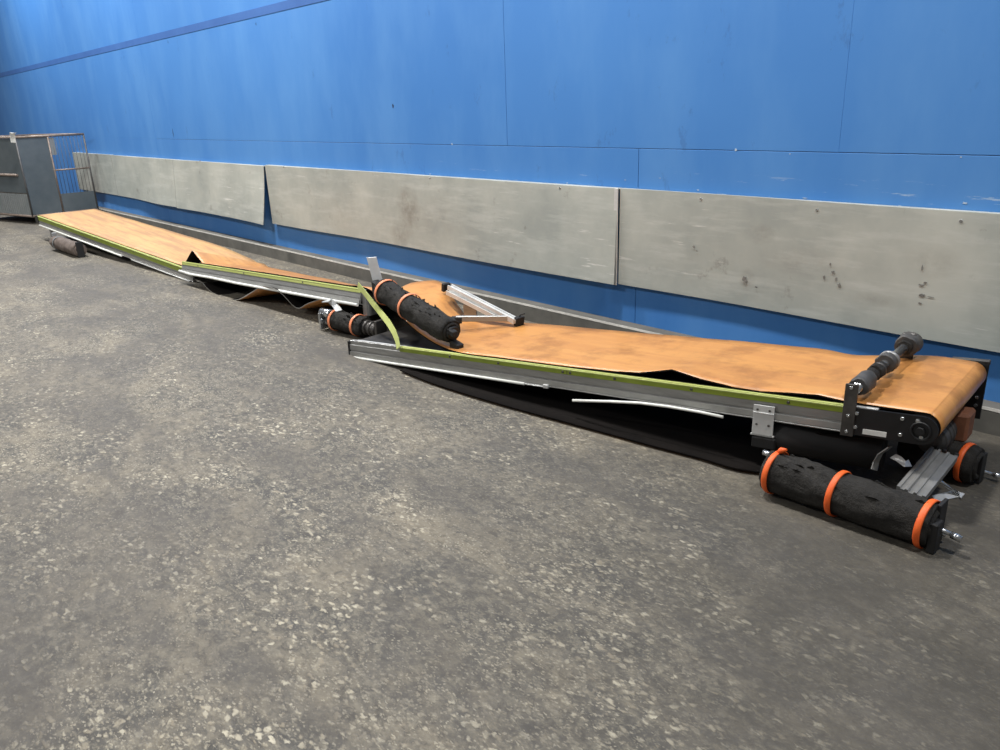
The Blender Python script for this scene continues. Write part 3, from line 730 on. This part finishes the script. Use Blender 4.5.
# aluminium leg frame leaning over the far rail
T6 = thing('leg_frame', tuple(F(500, 330, .17)), 'V-shaped aluminium leg frame with black end caps leaning on the far side of the belt', 'leg frame')
def prof_bar(P, Q, w, h, par, mat='brite', name='profile_bar'):
    P, Q = V(P), V(Q); t = (Q-P).normalized(); s = V((0, 0, 1)).cross(t).normalized(); n = t.cross(s)
    pr = [(-w/2, 0), (-w/2, h), (-w*.28, h), (-w*.24, h*.7), (w*.24, h*.7), (w*.28, h), (w/2, h), (w/2, 0)]
    m = MB(); k = len(pr); vs = [p+s*x+n*(z-h/2) for p in (P, Q) for x, z in pr]
    m.add(vs, [[i, (i+1) % k, k+(i+1) % k, k+i] for i in range(k)]+[list(range(k))[::-1], list(range(k, 2*k))])
    return obj(name, m, mat, par), t, s, n
b1, t_, s_, n_ = prof_bar(F(450, 287, .36), F(516, 321, .235), .046, .034, T6)
b2, t2, s2_, n2 = prof_bar(F(448, 292, .33), F(497, 317, .235), .038, .03, T6)
m = MB(); q = F(447.5, 286, .35); m.obox(q-s_*.04-t_*.03-V((0, 0, .04)), t_*.03, s_*.065, n_*.06); obj('end_cap', m, 'blackrub', T6)
m = MB(); q = F(518, 321, .225); m.obox(q-s_*.035-t_*.012-V((0, 0, .03)), t_*.035, s_*.07, n_*.065); m.tube([q+V((0, 0, .02)), q+V((.03, 0, .05)), q+V((.05, .02, .055))], .004, 6); obj('end_cap', m, 'blackrub', T6)
r0, r1 = F(456, 322, .235), F(508, 321.5, .225); rd = (r1-r0); rs = V((0, 0, 1)).cross(rd).normalized()
m = MB(); m.obox(r0, rd, rs*.03, (0, 0, .038)); cr_ = obj('cross_bar', m, 'alu', T6)
m = MB(); m.obox(r0-rd.normalized()*.03-V((0, 0, .012))-rs*.005, rd.normalized()*.07, rs*.04, (0, 0, .045)); obj('bar_cap', m, 'blackrub', cr_)
m = MB(); a_ = F(463, 304, .27); b_ = F(476, 309, .24); m.obox(a_-V((0, 0, .11)), b_-a_, NR*.01, (0, 0, .11)); obj('corner_plate', m, 'alu', T6)
# loose white strip hanging from the rail
m = MB(); ws = [(573, 400.5, .2), (610, 401.5, .205), (640, 403, .21), (668, 406.5, .225), (700, 412, .245), (723, 417, .25)]
yy = [lerp(A, B, .56).y-.045, lerp(A, B, .62).y-.045, lerp(A, B, .69).y-.04, lerp(A, B, .74).y-.035, lerp(A, B, .79).y-.03, lerp(A, B, .83).y-.028]
m.tube([Y(a, b, y) for (a, b, _), y in zip(ws, yy)], .0075, 8)
obj('plastic_strip', m, 'white', None, 'thin white plastic strip hanging loose beneath the long lime green rail', 'strip', origin=Y(573, 400, yy[0]))

# black scuffed lump on head belt
# ------------------------------------------------------------------ roll cage at far left
K = F(33, 217, .12); K.z = 0
cu = V((-.965, -.26, 0)).normalized(); cv = V((-.06, 1, 0)).normalized()
dv = 1.02; du = 1.7; HT = 1.36
CG = thing('roll_cage', tuple(K), 'grey sheet metal roll cage with a barred side panel, against the wall at far left', 'roll cage')
def cp(u, v, z): return K+cu*u+cv*v+V((0, 0, z))
def bar(p, q, r, par=CG, mat='cageb', name='tube'):
    m = MB(); m.tube([p, q], r, 10); return obj(name, m, mat, par)
for u, v in ((0, 0), (du, 0), (0, dv), (du, dv)): bar(cp(u, v, .12), cp(u, v, HT), .014, mat='cagedark', name='corner_post')
for p, q in (((0, 0), (0, dv)), ((0, 0), (du, 0)), ((du, 0), (du, dv)), ((0, dv), (du, dv))):
    bar(cp(*p, HT), cp(*q, HT), .018, name='top_rail'); bar(cp(*p, .13), cp(*q, .13), .02, name='bottom_rail')
m = MB(); m.obox(cp(0, .01, .14), cu*.004, cv*(dv*.45), (0, 0, HT-.15)); obj('side_panel', m, 'cage', CG)
m = MB(); m.obox(cp(0, dv*.46, .14), cu*.004, cv*(dv*.53), (0, 0, .30)); obj('lower_panel', m, 'cage', CG)
bar(cp(0, dv*.46, .14), cp(0, dv*.46, HT), .014, name='middle_post')
bar(cp(0, dv*.46, .82), cp(0, dv, .82), .013, name='cross_bar')
for i in range(9):
    v = dv*(.46+.54*(i+1)/10); bar(cp(0, v, .44), cp(0, v, HT), .0035, mat='cagedark', name='grille_bar')
m = MB(); m.obox(cp(.03, -.004, .50), cu*(du-.05), cv*.004, (0, 0, HT-.52)); obj('front_panel', m, 'cage', CG)
m = MB(); m.obox(cp(.02, -.006, .14), cu*(du-.03), cv*.004, (0, 0, .34))
for i in range(26): m.obox(cp(.03+i*.062, -.012, .15), cu*.03, cv*.006, (0, 0, .32))
obj('ribbed_panel', m, 'cagel', CG)
bar(cp(.15, -.02, .78), cp(du, -.02, .78), .02, name='push_bar')
m = MB(); m.obox(cp(0, 0, .11), cu*du, cv*dv, (0, 0, .03)); obj('base_tray', m, 'rust', CG)
for u, v in ((.1, .1), (du-.1, .1), (.1, dv-.1), (du-.1, dv-.1)):
    m = MB(); c = cp(u, v, .05); m.tube([c-cv*.02, c+cv*.02], .05, 18); m.obox(c-cu*.03-cv*.03+V((0, 0, .03)), cu*.06, cv*.06, (0, 0, .035)); obj('caster', m, 'blackrub', CG)
q = cp(.0, -.0, HT)
m = MB(); tg = Y(13, 133, q.y-.1); m.strip([tg+V((.06, 0, .0)), tg+V((.0, -.01, .0)), tg+V((-.05, -.01, -.09)), tg+V((-.06, -.01, -.14))], (.5, .8, 0), .07, .004)
obj('paper_tag', m, 'white', None, 'white tag hooked over the top rail of the grey cage', 'tag', origin=tg)
m = MB(); m.obox(cp(0, dv*.46, HT-.30), cu*.006, cv*.09, (0, 0, .27)); obj('panel_tab', m, 'cagel', CG)

# ------------------------------------------------------------------ light
w = bpy.data.worlds.new('world'); sc.world = w; w.use_nodes = True
w.node_tree.nodes['Background'].inputs[0].default_value = (.93, .96, 1, 1)
w.node_tree.nodes['Background'].inputs[1].default_value = .20
def lamp(x, y, z, p, sx, sy, col=(1, .985, .965), aim=(0, 0, -1)):
    d = bpy.data.lights.new('ceiling_lamp', 'AREA'); d.shape = 'RECTANGLE'; d.size = sx; d.size_y = sy; d.energy = p; d.color = col
    o = bpy.data.objects.new('ceiling_lamp', d); C.objects.link(o); o.location = (x, y, z)
    o.rotation_euler = V(aim).to_track_quat('-Z', 'Y').to_euler()
for x, p in ((-17, 400), (-12.5, 400), (-8, 420), (-3.5, 380), (1, 230)):
    lamp(x, 2.35, 6.5, p, .45, .45)
for x, p in ((-14, 200), (-7, 300), (0, 70)):
    lamp(x, -4.5, 6.5, p, 1.2, .6, aim=(0, .35, -1))
sc.view_settings.view_transform = 'Standard'; sc.view_settings.look = 'None'
sc.view_settings.exposure = -0.12; sc.view_settings.gamma = 1; sc.view_settings.use_curve_mapping = False
